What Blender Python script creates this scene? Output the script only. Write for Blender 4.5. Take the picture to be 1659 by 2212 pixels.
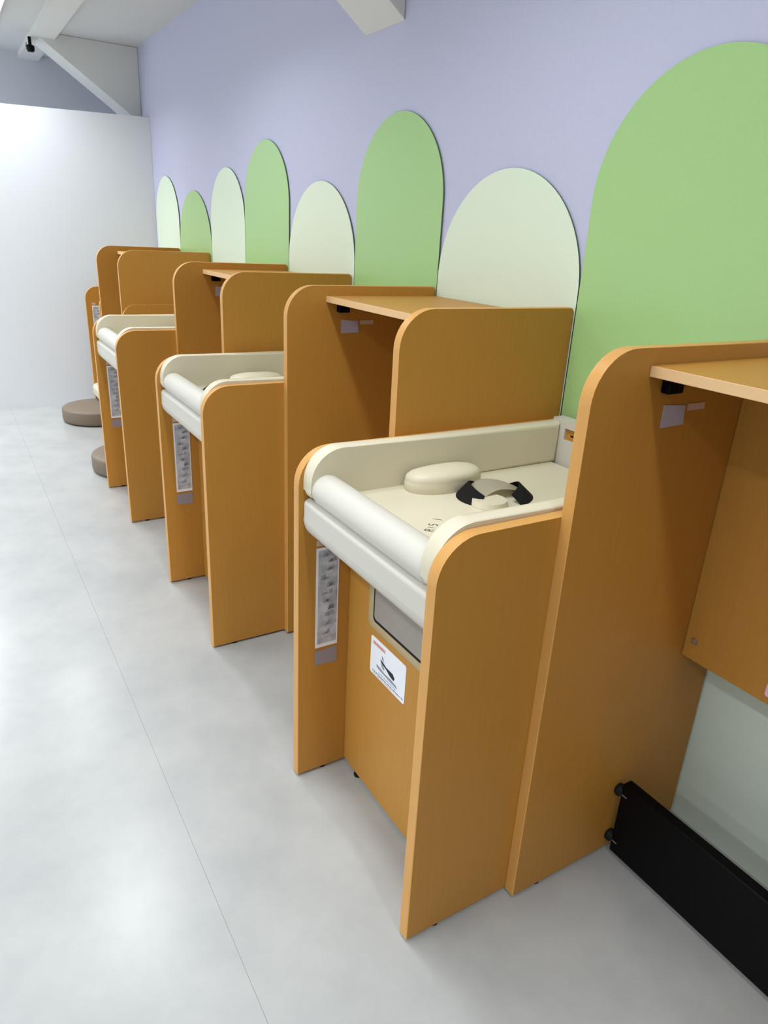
import bpy, bmesh, math, random
from mathutils import Vector, Matrix

for o in list(bpy.data.objects):
    bpy.data.objects.remove(o, do_unlink=True)
scene = bpy.context.scene
COL = scene.collection
random.seed(7)

# ------------------------------------------------------------------ camera
cam_data = bpy.data.cameras.new('camera')
cam = bpy.data.objects.new('camera', cam_data)
COL.objects.link(cam)
_r = Vector((0.5134337529, 0.8567108990, 0.0493175113))
_u = Vector((-0.3394861034, 0.1500024077, 0.9285733484))
_f = Vector((-0.7881211626, 0.4935035088, -0.3678577440))
_m = Matrix((_r, _u, -_f)).transposed().to_4x4()
_m.translation = Vector((1.47514, -1.66852, 1.58041))
cam.matrix_world = _m
cam_data.sensor_fit = 'HORIZONTAL'
cam_data.sensor_width = 36.0
cam_data.lens = 36.0 * 1514.2 / 1659.0
cam_data.clip_start = 0.02
scene.camera = cam

# ------------------------------------------------------------------ world, exposure
world = bpy.data.worlds.new('world')
scene.world = world
world.use_nodes = True
world.node_tree.nodes['Background'].inputs[0].default_value = (0.9, 0.95, 1.0, 1)
world.node_tree.nodes['Background'].inputs[1].default_value = 0.3
scene.view_settings.view_transform = 'Standard'
scene.view_settings.look = 'None'
scene.view_settings.gamma = 1.0
scene.view_settings.use_curve_mapping = False
scene.view_settings.exposure = -1.30

LAMP_W = 44.0          # watts per ceiling downlight
LAMP_COLOR = (0.94, 0.98, 1.04)
LAMP_SPREAD = math.radians(138)
CEIL = 2.90

# ------------------------------------------------------------------ materials
def srgb(r, g, b):
    def c(v):
        v /= 255.0
        return v / 12.92 if v <= 0.04045 else ((v + 0.055) / 1.055) ** 2.4
    return (c(r), c(g), c(b), 1.0)

MATS = {}
def mat(name, color, rough=0.5, spec=0.5, metal=0.0, noise=None, bump=None, coat=0.0):
    m = bpy.data.materials.new(name)
    m.use_nodes = True
    nt = m.node_tree
    b = nt.nodes['Principled BSDF']
    b.inputs['Base Color'].default_value = color
    b.inputs['Roughness'].default_value = rough
    b.inputs['Metallic'].default_value = metal
    b.inputs['Specular IOR Level'].default_value = spec
    b.inputs['Coat Weight'].default_value = coat
    tc = nt.nodes.new('ShaderNodeTexCoord')
    if noise:
        scale, color2, stretch, detail = noise
        mp = nt.nodes.new('ShaderNodeMapping')
        mp.inputs['Scale'].default_value = stretch
        nt.links.new(tc.outputs['Object'], mp.inputs['Vector'])
        n = nt.nodes.new('ShaderNodeTexNoise')
        n.inputs['Scale'].default_value = scale
        n.inputs['Detail'].default_value = detail
        n.inputs['Roughness'].default_value = 0.6
        nt.links.new(mp.outputs['Vector'], n.inputs['Vector'])
        rp = nt.nodes.new('ShaderNodeValToRGB')
        rp.color_ramp.elements[0].position = 0.36
        rp.color_ramp.elements[0].color = color
        rp.color_ramp.elements[1].position = 0.66
        rp.color_ramp.elements[1].color = color2
        nt.links.new(n.outputs['Fac'], rp.inputs['Fac'])
        nt.links.new(rp.outputs['Color'], b.inputs['Base Color'])
    if bump:
        bs, bst, dist = bump
        n2 = nt.nodes.new('ShaderNodeTexNoise')
        n2.inputs['Scale'].default_value = bs
        n2.inputs['Detail'].default_value = 3
        nt.links.new(tc.outputs['Object'], n2.inputs['Vector'])
        bn = nt.nodes.new('ShaderNodeBump')
        bn.inputs['Strength'].default_value = bst
        bn.inputs['Distance'].default_value = dist
        nt.links.new(n2.outputs['Fac'], bn.inputs['Height'])
        nt.links.new(bn.outputs['Normal'], b.inputs['Normal'])
    MATS[name] = m
    return m

wood = mat('beech_laminate', srgb(182, 129, 54), 0.45, 0.3, noise=(14.0, srgb(186, 133, 57), (9, 9, 0.55), 5))
wood_edge = mat('beech_edge_lit', srgb(204, 150, 80), 0.42, 0.35, noise=(9.0, srgb(206, 153, 84), (6, 6, 1), 3))  # lighter copy of the beech; room light on board edges is in the colour
shelf_edge = mat('pale_shelf_edge', srgb(226, 186, 136), 0.4, 0.4)
vinyl = mat('cream_vinyl_bounce_tint', srgb(212, 203, 178), 0.42, 0.45, bump=(420, 0.05, 0.001))  # warm bounce from the wood is tinted into this vinyl
vinyl_side_lit = mat('vinyl_side_lit', srgb(202, 198, 186), 0.42, 0.45, bump=(420, 0.05, 0.001))  # same vinyl, coloured as lit from the side without the wood bounce
vinyl_seam = mat('cream_vinyl_seam', srgb(196, 188, 168), 0.6, 0.3)
wallp = mat('lavender_wallpaper', srgb(199, 200, 223), 0.85, 0.2, noise=(60, srgb(196, 198, 221), (1, 1, 1), 3), bump=(260, 0.12, 0.002))
wallw = mat('white_wallpaper', srgb(216, 219, 222), 0.85, 0.2, bump=(260, 0.12, 0.002))
wall_low = mat('pale_mint_wallpaper', srgb(224, 238, 224), 0.8, 0.25, bump=(300, 0.12, 0.002))
ceilm = mat('ceiling_board', srgb(214, 216, 214), 0.95, 0.1, noise=(90, srgb(206, 208, 206), (1, 1, 1), 4), bump=(140, 0.3, 0.004))
beamm = mat('painted_beam', srgb(222, 223, 218), 0.8, 0.2)
floor_m = mat('grey_vinyl_floor', srgb(171, 172, 169), 0.27, 0.5, noise=(3.2, srgb(159, 161, 159), (1, 1, 1), 6), bump=(180, 0.04, 0.001))
floor_gap = mat('floor_underlay', srgb(160, 162, 160), 0.8, 0.2)
green = mat('green_panel', srgb(168, 208, 137), 0.32, 0.5, noise=(120, srgb(166, 206, 135), (1, 1, 1), 2))
cream = mat('cream_panel', srgb(224, 238, 214), 0.45, 0.4)
panel_edge = mat('dark_panel_edge', srgb(92, 110, 96), 0.6, 0.3)
black = mat('black_powder_coat', srgb(4, 4, 5), 0.5, 0.12)
black_rub = mat('black_rubber', srgb(14, 13, 12), 0.7, 0.3)
strap_m = mat('black_webbing', srgb(20, 18, 17), 0.8, 0.2, bump=(600, 0.3, 0.001))
steel = mat('grey_steel', srgb(152, 145, 136), 0.5, 0.5, metal=0.15, noise=(40, srgb(158, 151, 142), (1, 1, 12), 3))
chrome = mat('screw_metal', srgb(190, 190, 190), 0.3, 0.5, metal=0.9)
beige_pl = mat('beige_plastic', srgb(176, 157, 118), 0.4, 0.5)
stool_m = mat('taupe_vinyl', srgb(120, 106, 91), 0.55, 0.35, bump=(300, 0.05, 0.001))
paper = mat('white_paper', srgb(238, 240, 244), 0.6, 0.3)
greytape = mat('grey_tape', srgb(150, 142, 150), 0.45, 0.4)
lilac = mat('lilac_paper', srgb(182, 178, 196), 0.6, 0.3)
pink_paper = mat('pink_paper', srgb(238, 190, 214), 0.6, 0.3)
pink = mat('pinkish_tape', srgb(205, 180, 165), 0.5, 0.3)
ink = mat('black_ink', srgb(42, 50, 58), 0.6, 0.3)
ink_grey = mat('grey_ink', srgb(150, 155, 163), 0.6, 0.3)
ink_red = mat('red_ink', srgb(214, 120, 96), 0.6, 0.3)
signm = mat('printed_sign', srgb(160, 165, 174), 0.5, 0.35, noise=(30, srgb(204, 207, 217), (1, 1, 1), 4))
lampm = bpy.data.materials.new('lamp_diffuser')
lampm.use_nodes = True
lampm.node_tree.nodes['Principled BSDF'].inputs['Emission Color'].default_value = (1, 0.98, 0.95, 1)
lampm.node_tree.nodes['Principled BSDF'].inputs['Emission Strength'].default_value = 4.0

# ------------------------------------------------------------------ helpers
def link_mesh(name, bm, mats, parent=None, loc=(0, 0, 0), smooth=False, flat_axis=True):
    bmesh.ops.recalc_face_normals(bm, faces=bm.faces[:])
    me = bpy.data.meshes.new(name)
    bm.to_mesh(me)
    bm.free()
    if not isinstance(mats, (list, tuple)):
        mats = [mats]
    for m in mats:
        me.materials.append(m)
    if smooth:
        for p in me.polygons:
            p.use_smooth = True
        me.set_sharp_from_angle(angle=math.radians(50))
        if flat_axis:                      # keep the broad faces truly flat
            for p in me.polygons:
                if max(abs(c) for c in p.normal) > 0.9995 or len(p.vertices) > 4:
                    p.use_smooth = False
    o = bpy.data.objects.new(name, me)
    COL.objects.link(o)
    o.location = loc
    if parent:
        o.parent = parent
    return o

def thing(name, label, cat, loc=(0, 0, 0), group=None):
    o = bpy.data.objects.new(name, None)
    o.empty_display_size = 0.1
    COL.objects.link(o)
    o.location = loc
    tag(o, label, cat, group)
    return o

def tag(o, label, cat, group=None):
    o['label'] = label
    o['category'] = cat
    if group:
        o['group'] = group
    return o

def structure(o, label=None, cat=None):
    o['kind'] = 'structure'
    if label:
        o['label'] = label
    if cat:
        o['category'] = cat
    return o

def copy_tree(o, parent=None):
    c = o.copy()
    COL.objects.link(c)
    c.parent = parent
    for ch in list(o.children):
        copy_tree(ch, c)
    return c

def bm_box(bm, a, b, mi=0):
    (x0, y0, z0), (x1, y1, z1) = a, b
    v = [bm.verts.new(p) for p in ((x0, y0, z0), (x1, y0, z0), (x1, y1, z0), (x0, y1, z0),
                                   (x0, y0, z1), (x1, y0, z1), (x1, y1, z1), (x0, y1, z1))]
    fs = [bm.faces.new([v[i] for i in q]) for q in
          ((0, 3, 2, 1), (4, 5, 6, 7), (0, 1, 5, 4), (1, 2, 6, 5), (2, 3, 7, 6), (3, 0, 4, 7))]
    for f in fs:
        f.material_index = mi
    return fs

def box(name, a, b, m, parent=None, bev=0.0, seg=2):
    bm = bmesh.new()
    bm_box(bm, a, b)
    if bev:
        bmesh.ops.bevel(bm, geom=bm.edges[:], offset=bev, segments=seg, profile=0.5, affect='EDGES')
    return link_mesh(name, bm, m, parent, smooth=bev > 0)

def arc(cx, cy, r, a0, a1, n):
    return [(cx + r * math.cos(math.radians(a0 + (a1 - a0) * i / n)),
             cy + r * math.sin(math.radians(a0 + (a1 - a0) * i / n))) for i in range(n + 1)]

def prism(name, pts, axis, lo, hi, mats, parent=None, bev=0.0, seg=2, edge_mat=0, smooth=True):
    """extrude a 2D outline along an axis.  axis x: pts=(y,z); y: pts=(x,z); z: pts=(x,y)"""
    bm = bmesh.new()
    def mk(p, h):
        if axis == 'x': return (h, p[0], p[1])
        if axis == 'y': return (p[0], h, p[1])
        return (p[0], p[1], h)
    va = [bm.verts.new(mk(p, lo)) for p in pts]
    vb = [bm.verts.new(mk(p, hi)) for p in pts]
    fa = bm.faces.new(va)
    fb = bm.faces.new(list(reversed(vb)))
    n = len(pts)
    for i in range(n):
        f = bm.faces.new((va[i], vb[i], vb[(i + 1) % n], va[(i + 1) % n]))
        f.material_index = edge_mat
    if bev:
        ed = list(set(fa.edges[:] + fb.edges[:]))
        bmesh.ops.bevel(bm, geom=ed, offset=bev, segments=seg, profile=0.5, affect='EDGES', material=edge_mat)
    return link_mesh(name, bm, mats, parent, smooth=smooth)

def lathe(name, prof, m, parent=None, loc=(0, 0, 0), n=40, axis='z'):
    bm = bmesh.new()
    rings = []
    for r, h in prof:
        if r < 1e-6:
            rings.append([bm.verts.new((0, 0, h))])
        else:
            rings.append([bm.verts.new((r * math.cos(2 * math.pi * i / n), r * math.sin(2 * math.pi * i / n), h)) for i in range(n)])
    for a, b in zip(rings, rings[1:]):
        for i in range(n):
            j = (i + 1) % n
            if len(a) == 1 and len(b) > 1:
                bm.faces.new((a[0], b[i], b[j]))
            elif len(b) == 1 and len(a) > 1:
                bm.faces.new((a[i], a[j], b[0]))
            elif len(a) > 1:
                bm.faces.new((a[i], a[j], b[j], b[i]))
    if axis == 'x':
        bmesh.ops.rotate(bm, verts=bm.verts[:], cent=(0, 0, 0), matrix=Matrix.Rotation(math.pi / 2, 3, 'Y'))
    if axis == 'y':
        bmesh.ops.rotate(bm, verts=bm.verts[:], cent=(0, 0, 0), matrix=Matrix.Rotation(math.pi / 2, 3, 'X'))
    return link_mesh(name, bm, m, parent, loc, smooth=True, flat_axis=False)

# ------------------------------------------------------------------ ceiling strip lights
ROWS = [(-1.12, 0.9, 'nearest the changing tables'), (-2.7, 1.2, 'second out from the changing tables'),
        (-4.3, 1.5, 'third out from the changing tables'), (-5.9, 3.0, 'furthest from the changing tables')]
COLS = [(-4.67, 'closest to white end wall'), (-2.32, 'level with second changing table'),
        (0.03, 'level with nearest changing table'), (2.38, 'beyond the nearest booth')]
LAMPS, LLAB = [], []
for y, k, rl in ROWS:
    for x, cl in COLS:
        LAMPS.append((x, y, k))
        LLAB.append('ceiling strip light in row %s, %s' % (rl, cl))
LAMPS.append((-5.85, -2.1, 5.0))  # added lamp, out of view, to brighten the space past the end wall
LLAB.append('unseen ceiling strip light added to brighten the gap beyond the white end wall')
def strip_light(x, y, k, label):
    t = thing('ceiling_strip_light', label, 'ceiling light', (x, y, CEIL), 'white ceiling strip lights')
    box('housing', (-0.62, -0.09, -0.03), (0.62, 0.09, -0.0005), beamm, t, 0.004)
    box('diffuser', (-0.60, -0.08, -0.034), (0.60, 0.08, -0.031), lampm, t)
    ld = bpy.data.lights.new('strip_lamp', 'AREA')
    ld.shape = 'RECTANGLE'
    ld.size = 1.2
    ld.size_y = 0.16
    ld.energy = LAMP_W * k
    ld.color = LAMP_COLOR
    ld.spread = LAMP_SPREAD
    lo = bpy.data.objects.new('strip_lamp', ld)
    COL.objects.link(lo)
    lo.parent = t
    lo.location = (0, 0, -0.040)
    return t
for (x, y, k), lab in zip(LAMPS, LLAB):
    strip_light(x, y, k, lab)

# ------------------------------------------------------------------ room shell
XF, XN, YO = -6.35, 5.6, -7.2
fl = structure(box('floor', (XF - .1, YO - .1, -0.12), (XN + .1, 0.12, -0.0025), floor_gap))
ys = [0.0, -1.305, -3.125, YO]
for k in range(3):
    box('vinyl_sheet', (XF, ys[k + 1] + (0.0003 if k < 2 else 0), -0.0025), (XN, ys[k] - (0.0003 if k else 0), 0.0), floor_m, fl)
structure(box('ceiling', (XF - .1, YO - .1, CEIL), (XN + .1, 0.12, CEIL + 0.1), ceilm))
wr = structure(box('wall_right', (XF, 0.0, 0.0), (XN, 0.12, CEIL), wallp))
structure(box('trim_4', (-5.0, -0.006, 0.0), (XN, -0.0005, 0.90), wall_low))
structure(box('wall_beyond', (XF - .12, YO, 0.0), (XF, 0.0, CEIL), wallw))
structure(box('wall_left', (XF, YO - .12, 0.0), (XN, YO, CEIL), wallw))
structure(box('wall_near', (XN, YO, 0.0), (XN + .12, 0.0, CEIL), wallw))
# white end wall, slightly skewed in plan, stops short of the ceiling
a = Vector((-5.11, -0.001)); b = Vector((-5.11 - 0.232 * 3.6, -3.6)); off = Vector((-0.10, 0.023))
prism('wall_end', [tuple(a), tuple(b), tuple(b + off), (a.x - 0.1, -0.001)], 'z', 0.0, 2.372, wallw, smooth=False)
structure(bpy.data.objects['wall_end'])
# ceiling beam and the two sloping haunches that carry it to the wall
structure(box('trim_1', (XF, -0.79, 2.855), (XN, -0.625, CEIL), beamm))
for i, x in enumerate((-5.67, -1.53)):
    structure(prism('trim_%d' % (i + 2), [(-0.001, 2.342), (-0.001, CEIL - .001), (-0.79, CEIL - .001), (-0.77, 2.882)], 'x', x, x + 0.305, beamm, bev=0.004, smooth=False))
# small dark bracket below the beam
bk = thing('ceiling_bracket', 'small dark metal bracket under the ceiling beam above white end wall', 'bracket', (-5.42, -0.80, 2.855))
lathe('clamp', [(0, -0.10), (0.022, -0.10), (0.030, -0.085), (0.030, -0.06), (0.012, -0.05), (0.012, 0.0), (0, 0)], black, bk, (0.02, 0, 0), 20)
box('arm', (-0.07, -0.012, -0.05), (0.02, 0.012, -0.03), beamm, bk, 0.003)
lathe('knuckle', [(0, -0.015), (0.018, -0.015), (0.022, 0), (0.018, 0.015), (0, 0.015)], steel, bk, (-0.08, 0, -0.04), 16)

# ------------------------------------------------------------------ arched wall panels
ARCH = [(-5.062, -4.388, 1.925, cream, 'narrow cream arched wall panel in the corner by white end wall'),
        (-4.384, -3.617, 1.805, green, 'short green arched wall panel, lowest of the four green ones'),
        (-3.613, -2.962, 1.925, cream, 'tall pale cream arched wall panel between two green arches'),
        (-2.958, -2.296, 2.035, green, 'tall green arched wall panel above the third changing table'),
        (-2.292, -1.549, 1.807, cream, 'low cream arched wall panel between the two middle tall green arches'),
        (-1.545, -0.877, 2.035, green, 'tall green arched wall panel above the second changing table'),
        (-0.873, -0.131, 1.803, cream, 'wide cream arched wall panel directly above the nearest open shelf'),
        (-0.127, 0.556, 2.035, green, 'largest green arched wall panel, above the nearest changing table'),
        (0.560, 1.30, 1.803, cream, 'cream arched wall panel beyond the right edge of view')]
for i, (x0, x1, top, m, lab) in enumerate(ARCH):
    r = (x1 - x0) / 2
    cx = (x0 + x1) / 2
    pts = [(x0, 0.92), (x1, 0.92)] + arc(cx, top - r, r, 0, 180, 40)
    o = prism('arched_panel', pts, 'y', -0.009, -0.003, [m, panel_edge], bev=0.0008, seg=1, edge_mat=1)
    tag(o, lab, 'decor panel', 'arched panels on the lavender wall')

# ------------------------------------------------------------------ furniture
T = 0.0307     # board thickness
WT, WB = 0.6262, 0.7456
HT, HB = 1.0555, 1.40
DT, DB = 0.947, 0.640
WN = 0.617

def side_outline(depth, height, r, back=-0.012, foot=0.008):
    return [(back, foot), (-depth, foot)] + [(-depth + r - r * math.sin(math.radians(90 - q)), height - r + r * math.cos(math.radians(90 - q)))
            for q in range(0, 91, 9)] + [(back - 0.012, height), (back - 0.0035, height - 0.0035), (back, height - 0.012)]

def side_panel(parent, xn, depth, height, r):
    p = prism('side_panel', side_outline(depth, height, r), 'x', xn - T, xn, [wood, wood_edge], parent, bev=0.0025, seg=2, edge_mat=1)
    for yy in (-depth + 0.09, -0.12):
        lathe('levelling_foot', [(0, 0), (0.013, 0), (0.013, 0.006), (0.006, 0.006), (0.006, 0.02), (0, 0.02)], black_rub, p, (xn - T / 2, yy, 0.0), 12)
    return p

def flat_poly(bm, pts, y, mi):
    f = bm.faces.new([bm.verts.new((p[0], y, p[1])) for p in pts])
    f.material_index = mi

# ---- changing table: local origin on the floor at the wall, x=0 on the near face of its near side
def make_sign(parent, x, w0=-0.893, w1=-0.822, z0=0.451, z1=0.77):
    s = prism('instruction_sign', [(w0, z0), (w1, z0), (w1, z1), (w0, z1)], 'x', x + 0.0005, x + 0.002, [paper], parent, smooth=False)
    s['label'] = 'tall narrow printed instruction sign'
    prism('printed_picture', [(w0 + .006, z0 + .012), (w1 - .004, z0 + .012), (w1 - .004, z1 - .008), (w0 + .006, z1 - .008)], 'x', x + 0.002, x + 0.0024, [signm], s, smooth=False)
    bm = bmesh.new()
    rnd = random.Random(3)
    zz = z1 - 0.03
    while zz > z0 + 0.02:
        for q in range(2):
            yy = rnd.uniform(w0 + .01, w1 - .03)
            hh = rnd.uniform(.008, .02); ww = rnd.uniform(.012, .024)
            v = [bm.verts.new((x + 0.0027, yy + dx * ww, zz + dz * hh)) for dx, dz in ((0, 0), (1, .2), (.9, 1), (.2, .8))]
            bm.faces.new(v)
        zz -= rnd.uniform(.018, .032)
    link_mesh('printed_lines', bm, ink_grey, s)
    t1 = prism('grey_tape', [(w0, z0 - .058), (w1, z0 - .062), (w1, z0 - .008), (w0, z0 - .012)], 'x', x + 0.0005, x + 0.0015, [greytape], parent, smooth=False)
    t1['label'] = 'strip of grey tape below the sign'
    prism('tape', [(w0, z1 + .006), (w0 + .03, z1 + .006), (w0 + .03, z1 + .024), (w0, z1 + .024)], 'x', x + 0.0005, x + 0.0012, [pink], parent, smooth=False)
    return s

def rounded_rect(x0, z0, x1, z1, r, n=6):
    return (arc(x1 - r, z0 + r, r, -90, 0, n) + arc(x1 - r, z1 - r, r, 0, 90, n)
            + arc(x0 + r, z1 - r, r, 90, 180, n) + arc(x0 + r, z0 + r, r, 180, 270, n))

def make_pillow(parent, dx=0.0, dy=0.0):
    # half-moon head cushion lying along the far bolster
    n = 40
    out = []
    for i in range(n):
        q = 2 * math.pi * i / n
        cx_, sy_ = math.cos(q), math.sin(q)
        e = 2 / 2.7
        hx = 0.062 if cx_ > 0 else 0.044
        out.append((-0.530 + hx * math.copysign(abs(cx_) ** (0.95 if cx_ > 0 else 0.6), cx_) + dx, -0.553 + 0.120 * math.copysign(abs(sy_) ** 0.9, sy_) + dy))
    bm = bmesh.new()
    c = Vector((sum(p[0] for p in out) / len(out), sum(p[1] for p in out) / len(out)))
    levels = [(0.97, 0.0), (1.0, 0.010), (1.0, 0.026), (0.985, 0.029), (0.99, 0.032), (0.96, 0.042), (0.86, 0.050), (0.6, 0.057), (0.25, 0.060)]
    rings = []
    for s, h in levels:
        rings.append([bm.verts.new((c.x + (p[0] - c.x) * s, c.y + (p[1] - c.y) * s, 0.938 + h)) for p in out])
    k = len(out)
    for a_, b_ in zip(rings, rings[1:]):
        for i in range(k):
            bm.faces.new((a_[i], a_[(i + 1) % k], b_[(i + 1) % k], b_[i]))
    bm.faces.new(rings[-1])
    bm.faces.new(list(reversed(rings[0])))
    return link_mesh('head_cushion', bm, vinyl, parent, smooth=True)

def make_belt(parent, cx, cy, hs=1.0):
    # buckled strap: black webbing loop with a pale pad bridging it
    bm = bmesh.new()
    def band(q0, q1, rx, ry, h0, h1, tilt):
        n = 14
        prev = None
        for i in range(n + 1):
            q = math.radians(q0 + (q1 - q0) * i / n)
            x = cx + rx * math.cos(q); y = cy + ry * math.sin(q)
            w = 0.5 + 0.5 * math.sin(math.pi * i / n)
            lo = 0.9385 + h0; hi = 0.9385 + h0 + (h1 - h0) * w
            cur = [bm.verts.new((x, y, lo)), bm.verts.new((cx + rx * tilt * math.cos(q), cy + ry * tilt * math.sin(q), hi)),
                   bm.verts.new((cx + (rx * tilt - .004) * math.cos(q), cy + (ry * tilt - .004) * math.sin(q), hi)),
                   bm.verts.new((cx + (rx - .004) * math.cos(q), cy + (ry - .004) * math.sin(q), lo))]
            if prev:
                for j in range(4):
                    bm.faces.new((prev[j], prev[(j + 1) % 4], cur[(j + 1) % 4], cur[j]))
            prev = cur
    band(190, 305, 0.090, 0.112, 0.0, 0.040 * hs, 0.72)
    band(10, 112, 0.092, 0.112, 0.0, 0.038 * hs, 0.62)
    s = link_mesh('safety_strap', bm, strap_m, parent, smooth=True)
    s['label'] = 'black webbing safety strap'
    # pale pad arched over the loop
    bm = bmesh.new()
    n, m = 14, 6
    grid = []
    for i in range(n + 1):
        u = -1 + 2 * i / n
        row = []
        for j in range(m + 1):
            v = -1 + 2 * j / m
            wid = 0.046 * math.sqrt(max(0.04, 1 - abs(u) ** 2.4))
            row.append(bm.verts.new((cx - 0.022 + 0.030 * u * u + wid * v, cy + 0.082 * u, 0.9405 + (0.024 * (1 - u * u) + 0.010 * (1 - v * v)) * hs)))
        grid.append(row)
    for i in range(n):
        for j in range(m):
            bm.faces.new((grid[i][j], grid[i + 1][j], grid[i + 1][j + 1], grid[i][j + 1]))
    bmesh.ops.solidify(bm, geom=bm.faces[:], thickness=0.008)
    link_mesh('strap_pad', bm, vinyl, s, smooth=True)
    bm = bmesh.new()
    pts = [(cx + 0.045 + 0.05 * math.cos(math.radians(q)), cy - 0.055 + 0.05 * math.sin(math.radians(q))) for q in range(0, 360, 15)]
    va = [bm.verts.new((p[0], p[1], 0.9385)) for p in pts]
    vb = [bm.verts.new((cx + .045 + (p[0] - cx - .045) * .9, cy - .055 + (p[1] - cy + .055) * .9, 0.953)) for p in pts]
    for i in range(len(pts)):
        j = (i + 1) % len(pts)
        bm.faces.new((va[i], va[j], vb[j], vb[i]))
    bm.faces.new(vb)
    link_mesh('strap_base_pad', bm, vinyl, s, smooth=True)
    return s

def bolster_outline():
    r = 0.092
    d0, z0, z1 = 0.934, 0.932, 1.066
    pts = [(-0.075, z0)] + arc(-d0 + 0.018, z0 + 0.018, 0.018, 270, 180, 5)
    pts += arc(-d0 + r, z1 - r, r, 180, 90, 12)
    pts += [(-0.075, z1)]
    return pts

def make_table(label):
    t = thing('changing_table', label, 'changing table', (0, 0, 0), 'padded changing tables along the wall')
    side_panel(t, 0.0, DT, HT, 0.098)
    side_panel(t, -WT, DT, HT, 0.098)
    xi0, xi1 = -WT + 0.0005, -T - 0.0005       # inside clear width
    # front panel with hatch opening
    fp = prism('front_panel', [(xi0, 0.012), (xi1, 0.012), (xi1, 0.82), (xi0, 0.82)], 'y', -0.785, -0.765, [wood, wood_edge], t, bev=0.002, edge_mat=1)
    for xx in (xi0 + 0.08, xi1 - 0.08):
        lathe('levelling_foot', [(0, 0), (0.014, 0), (0.014, 0.008), (0.007, 0.008), (0.007, 0.02), (0, 0.02)], black_rub, fp, (xx, -0.775, 0), 12)
    # waste hatch: beige frame ring + steel flap
    hx0, hx1, hz0, hz1 = -0.507, -0.085, 0.570, 0.775
    bm = bmesh.new()
    o1 = rounded_rect(hx0, hz0, hx1, hz1, 0.022)
    o2 = rounded_rect(hx0 + 0.006, hz0 + 0.006, hx1 - 0.006, hz1 - 0.006, 0.020)
    o3 = rounded_rect(hx0 + 0.022, hz0 + 0.022, hx1 - 0.022, hz1 - 0.022, 0.014)
    rings = [[bm.verts.new((p[0], y, p[1])) for p in pts] for pts, y in ((o1, -0.7845), (o1, -0.788), (o2, -0.792), (o3, -0.787), (o3, -0.7852))]
    for a_, b_ in zip(rings, rings[1:]):
        for i in range(len(a_)):
            j = (i + 1) % len(a_)
            bm.faces.new((a_[i], a_[j], b_[j], b_[i]))
    hf = link_mesh('hatch_frame', bm, beige_pl, fp, smooth=True)
    hf['label'] = 'beige rounded hatch frame'
    dk = prism('hatch_gap', rounded_rect(hx0 + 0.021, hz0 + 0.021, hx1 - 0.021, hz1 - 0.021, 0.014), 'y', -0.7856, -0.7848, [black_rub], fp, smooth=False)
    pl = prism('hatch_flap', rounded_rect(hx0 + 0.031, hz0 + 0.033, hx1 - 0.031, hz1 - 0.031, 0.010), 'y', -0.7885, -0.7857, [steel], fp, bev=0.001)
    pl['label'] = 'brushed grey steel flap'
    # sticker
    sx0, sx1, sz0, sz1 = -0.489, -0.309, 0.427, 0.546
    st = prism('notice_sticker', rounded_rect(sx0, sz0, sx1, sz1, 0.008, 4), 'y', -0.7862, -0.7851, [paper], fp, smooth=False)
    st['label'] = 'white printed notice sticker'
    def P(u, v): return (sx0 + u * (sx1 - sx0), sz1 - v * (sz1 - sz0))
    bm = bmesh.new()
    yk = -0.7866
    rnd = random.Random(11)
    u = 0.07
    while u < 0.42:                                   # red heading strokes
        w = rnd.uniform(.012, .028)
        flat_poly(bm, [P(u, .10), P(u + w, .095), P(u + w, .185), P(u, .18)], yk, 1)
        u += w + .010
    flat_poly(bm, [P(.33, .30), P(.37, .34), P(.40, .42), P(.36, .40)], yk, 0)
    flat_poly(bm, [P(.29, .43), P(.36, .44), P(.47, .50), P(.66, .50), P(.72, .58), P(.69, .66), P(.58, .63), P(.46, .545), P(.34, .515)], yk, 0)
    flat_poly(bm, [P(.32, .53), P(.37, .53), P(.42, .57), P(.43, .62), P(.38, .63), P(.33, .58)], yk, 2)
    flat_poly(bm, [P(.19, .65), P(.30, .66), P(.44, .70), P(.60, .69), P(.77, .72), P(.80, .78), P(.62, .775), P(.45, .755), P(.30, .745), P(.20, .72)], yk, 2)
    for v, u0, u1, h in ((.815, .26, .76, .025), (.885, .07, .93, .022), (.925, .12, .80, .014), (.955, .10, .62, .012)):
        u = u0
        while u < u1:
            w = rnd.uniform(.02, .05)
            flat_poly(bm, [P(u, v), P(u + w, v + .002), P(u + w, v + h), P(u, v + h)], yk, 0 if v > .87 and v < .9 else 2)
            u += w + rnd.uniform(.008, .02)
    link_mesh('printing', bm, [ink, ink_red, ink_grey], st)
    # inner back board
    box('back_board', (xi0, -0.030, 0.012), (xi1, -0.014, 0.93), wood, t, 0.001)
    # padding
    mt = box('mattress', (xi0, -0.90, 0.865), (xi1, -0.085, 0.938), vinyl, t, 0.012, 3)
    # size marks printed on the mattress
    bm = bmesh.new()
    def mark(px, py, strokes, s=0.011, ang=0.0):
        for (ax, ay, bx, by) in strokes:
            ca, sa = math.cos(ang), math.sin(ang)
            pts = []
            d = Vector((bx - ax, by - ay)); d.normalize()
            nn = Vector((-d.y, d.x)) * 0.10
            for q in (Vector((ax, ay)) + nn, Vector((bx, by)) + nn, Vector((bx, by)) - nn, Vector((ax, ay)) - nn):
                pts.append((px + s * (q.x * ca - q.y * sa), py + s * (q.x * sa + q.y * ca), 0.9384))
            bm.faces.new([bm.verts.new(p) for p in pts])
    ang = math.radians(135)
    mark(-0.252, -0.806, [(0, -1, 0, 1)], ang=ang)
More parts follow.
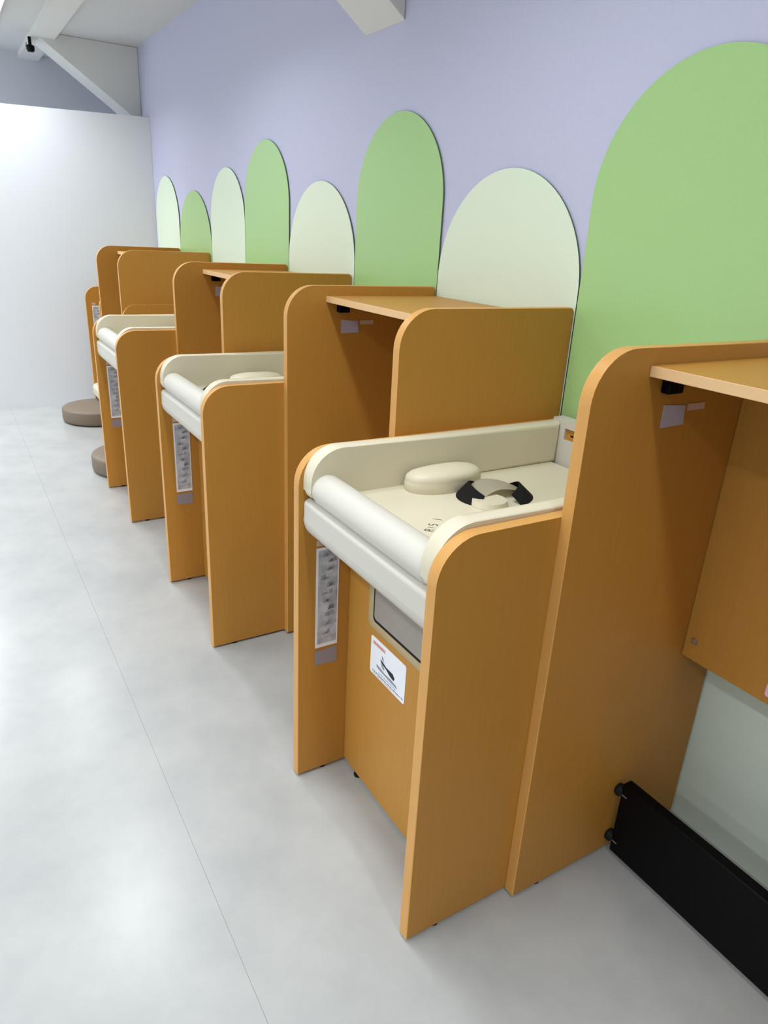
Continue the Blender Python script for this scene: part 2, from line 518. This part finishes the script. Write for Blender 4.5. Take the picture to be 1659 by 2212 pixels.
    mark(-0.281, -0.768, [(-.5, -1, -.5, 1), (-.5, 1, .4, .9), (.4, .9, .4, .1), (-.5, 0, .4, .1), (0, 0, .5, -1)], ang=ang)
    mark(-0.293, -0.755, [(0, -1, 0, 1)], ang=ang, s=.009)
    mark(-0.305, -0.741, [(.4, .9, -.4, .9), (-.4, .9, -.4, .1), (-.4, .1, .4, 0), (.4, 0, .4, -.8), (.4, -.9, -.4, -.9)], ang=ang)
    mark(-0.329, -0.711, [(0, -1, 0, 1)], ang=ang)
    link_mesh('printed_marks', bm, ink, mt)
    for x0, x1 in ((xi0, xi0 + 0.047), (xi1 - 0.043, xi1)):
        bo = prism('side_bolster', bolster_outline(), 'x', x0, x1, [vinyl], t, bev=0.016, seg=5)
        # stitched seam along the front inner rim
        xr = x1 - 0.0125 if x0 < -0.4 else x0 + 0.0125
        pp = bolster_outline()[7:19]
        prev = None
        bm = bmesh.new()
        for (yy, zz) in pp:
            dv = Vector((yy + 0.842, zz - 0.974)); dv.normalize()
            cur = [bm.verts.new((xr + 0.0010 * math.cos(q), yy + dv.x * (0.0010 * math.sin(q) - 0.0016), zz + dv.y * (0.0010 * math.sin(q) - 0.0016))) for q in (0, 1.57, 3.14, 4.71)]
            if prev:
                for j in range(4):
                    bm.faces.new((prev[j], prev[(j + 1) % 4], cur[(j + 1) % 4], cur[j]))
            prev = cur
        link_mesh('seam', bm, vinyl_seam, bo, smooth=True, flat_axis=False)
    # front roll
    rx0, rx1 = xi0 + 0.026, xi1 - 0.036
    prof = [(0.0, rx0), (0.026, rx0 + 0.004), (0.038, rx0 + 0.014), (0.043, rx0 + 0.034), (0.043, rx1 - 0.016), (0.041, rx1 - 0.006), (0.036, rx1 - 0.001), (0.0, rx1)]
    rl = lathe('front_roll', prof, vinyl_side_lit, t, (0, -0.892, 0.958), 28, 'x')
    # apron pad below the roll
    ap = [(-0.80, 0.868), (-0.80, 0.812)] + arc(-0.935 + 0.05, 0.812 + 0.05, 0.05, 270, 180, 8) + arc(-0.935 + 0.016, 0.925 - 0.016, 0.016, 180, 90, 4) + [(-0.86, 0.922), (-0.86, 0.868)]
    prism('apron_pad', ap, 'x', xi0, xi1, [vinyl_side_lit], t, bev=0.010, seg=3)
    # tissue box holder at the wall end
    bx0, bx1, by0, by1, bz0, bz1 = xi0 + 0.012, xi1 - 0.012, -0.078, -0.036, 0.90, 1.075
    ox0, ox1, oz0, oz1 = bx0 + 0.054, bx1 - 0.09, 1.014, 1.050
    bm = bmesh.new()
    for a_, b_ in (((bx0, by0, bz0), (bx1, by1, oz0)), ((bx0, by0, oz1), (bx1, by1, bz1)),
                   ((bx0, by0, oz0), (ox0, by1, oz1)), ((ox1, by0, oz0), (bx1, by1, oz1))):
        bm_box(bm, a_, b_)
    hb = link_mesh('tissue_holder', bm, vinyl_side_lit, t)
    wb = box('wooden_inset', (ox0 - .004, by0 + 0.008, oz0 - .004), (ox1 + .004, by0 + 0.016, oz1 + .004), wood, hb)
    box('slot', (ox0 + 0.02, by0 + 0.0072, 1.027), (ox1 - 0.02, by0 + 0.0085, 1.032), black_rub, hb)
    make_sign(t, -WT)
    return t

def make_booth(label):
    # local origin: floor at the wall, x=0 on the near face of the FAR side panel
    t = thing('shelf_booth', label, 'booth', (0, 0, 0), 'tall wooden booths with a shelf')
    side_panel(t, 0.0, DB, HB, 0.108)
    side_panel(t, WB, DB, HB, 0.108)
    x0, x1 = 0.0005, WB - T - 0.0005
    sh = prism('shelf', [(-0.485, 1.343), (-0.014, 1.343), (-0.014, 1.366), (-0.485, 1.366)], 'x', x0, x1, [wood, wood_edge], t, bev=0.0015, edge_mat=0)
    box('front_edge', (x0, -0.4875, 1.3435), (x1, -0.4845, 1.3655), shelf_edge, sh, 0.0008, 1)
    for xx in (x0, x1 - 0.022):
        box('shelf_bracket', (xx, -0.445, 1.308), (xx + 0.022, -0.400, 1.3425), black, t, 0.003)
    bp = prism('back_panel', [(x0, 0.598), (x1, 0.598), (x1, 1.3425), (x0, 1.3425)], 'y', -0.152, -0.132, [wood, wood_edge], t, bev=0.0015, edge_mat=0)
    for xx in (x0 + 0.026, x1 - 0.026):
        lathe('screw_cap', [(0, 0.004), (0.008, 0.0035), (0.010, 0.0), (0.010, -0.001)], chrome, bp, (xx, -0.152, 0.652), 14, 'y')
    prism('notice_paper', [(-0.424, 1.232), (-0.350, 1.234), (-0.355, 1.276), (-0.424, 1.281)], 'x', 0.0005, 0.0016, [lilac], t, smooth=False)['label'] = 'small lilac paper notice'
    prism('price_label', [(-0.345, 1.263), (-0.288, 1.263), (-0.288, 1.278), (-0.345, 1.278)], 'x', 0.0005, 0.0014, [pink], t, smooth=False)['label'] = 'tiny pale label strip'
    # black plate rail across the foot of the booth
    rl = box('foot_rail', (0.018, -0.305, 0.016), (WB - T - 0.018, -0.272, 0.248), black, t, 0.004)
    rl['label'] = 'thick black plate rail'
    for zz in (0.055, 0.215):
        for xa, sgn in ((0.0, 1), (WB - T, -1)):
            lathe('rail_bolt', [(0, 0), (0.016, 0), (0.018, 0.004), (0.018, 0.012), (0.012, 0.018), (0.012, 0.022)], black_rub, rl, (xa, -0.296, zz), 16, 'x').scale = (sgn, 1, 1)
            box('bolt_slot', (xa + sgn * 0.030 - .008, -0.3062, zz - 0.003), (xa + sgn * 0.030 + .008, -0.3048, zz + .001), chrome, rl)
    return t

def make_bench(label):
    # low padded bench; origin: floor at wall, x=0 on the near face of the near side
    t = thing('padded_bench', label, 'bench', (0, 0, 0), 'low padded benches with round stools')
    side_panel(t, 0.0, DB + 0.005, HT, 0.10)
    side_panel(t, -WN, DB + 0.005, HT, 0.10)
    xi0, xi1 = -WN + 0.0005, -T - 0.0005
    pr = [(-0.05, 0.14), (-0.60, 0.14)] + arc(-0.662 + .03, .14 + .03, 0.03, 270, 180, 4) + arc(-0.662 + 0.04, 0.25 - 0.04, 0.04, 180, 90, 6) + [(-0.05, 0.25)]
    prism('seat_pad', pr, 'x', xi0, xi1, [vinyl], t, bev=0.010, seg=3)
    box('seat_base', (xi0, -0.38, 0.012), (xi1, -0.05, 0.14), wood, t, 0.002)
    box('back_board', (xi0, -0.045, 0.012), (xi1, -0.020, 0.98), wood, t, 0.002)
    make_sign(t, -WN, -0.60, -0.53, 0.60, 0.90)
    return t

X0 = 0.524
MOD = WT + WB + 2 * T
t1 = make_table('nearest changing table, cream padded top with half-moon cushion in full view')
t1.location = (X0, 0, 0)
t2 = copy_tree(t1)
t2.location = (X0 - MOD, 0, 0)
t2['label'] = 'second changing table from the front, between the second and third booths'
t3 = copy_tree(t1)
t3.location = (X0 - 2 * MOD, 0, 0)
t3['label'] = 'third and furthest changing table, white padded front beside round stool'
make_pillow(t1); make_belt(t1, -0.405, -0.470)
make_pillow(t2, 0.03, 0.0); make_belt(t2, -0.45, -0.70, 0.55)
make_pillow(t3)

XA = X0 + T
b1 = make_booth('nearest tall wooden booth at right edge with black foot rail')
b1.location = (XA, 0, 0)
for x, lab in ((X0 - WT - T - WB, 'tall wooden booth with open shelf right behind the nearest changing table'),
               (X0 - WT - T - WB - MOD, 'tall wooden booth with open shelf between second and third changing tables'),
               (-4.3957, 'furthest tall wooden booth, close to the white end wall')):
    b = copy_tree(b1)
    b.location = (x, 0, 0)
    b['label'] = lab

bps = [o for o in b1.children if o.name.startswith('back_panel')][0]
pk = prism('pink_sticker', rounded_rect(0.226, 0.618, 0.262, 0.652, 0.006, 4), 'y', -0.1535, -0.1522, [pink_paper], bps, smooth=False)
pk['label'] = 'small pink sticker'
n1 = make_bench('low padded bench in the corner against the white end wall')
n1.location = (-4.3957 - T, 0, 0)
n2 = copy_tree(n1)
n2.location = (-3.6501 + T + WN + 0.001, 0, 0)
n2['label'] = 'low padded bench mostly hidden between third changing table and furthest booth'

# round floor stools
def stool(x, y, label):
    t = thing('round_stool', label, 'stool', (x, y, 0), 'taupe round floor stools')
    lathe('cushion_body', [(0, 0.006), (0.262, 0.006), (0.274, 0.014), (0.278, 0.03), (0.278, 0.100), (0.276, 0.106)], stool_m, t, n=56)
    lathe('cushion_top', [(0.276, 0.106), (0.274, 0.112), (0.262, 0.120), (0.15, 0.126), (0.0, 0.127)], stool_m, t, n=56)
    lathe('base_ring', [(0, 0), (0.250, 0), (0.250, 0.008), (0, 0.008)], black_rub, t, n=40)
    return t
stool(-4.742, -0.685, 'round taupe floor stool beside the white end wall')
stool(-3.325, -0.70, 'round taupe floor stool half hidden behind third changing table')
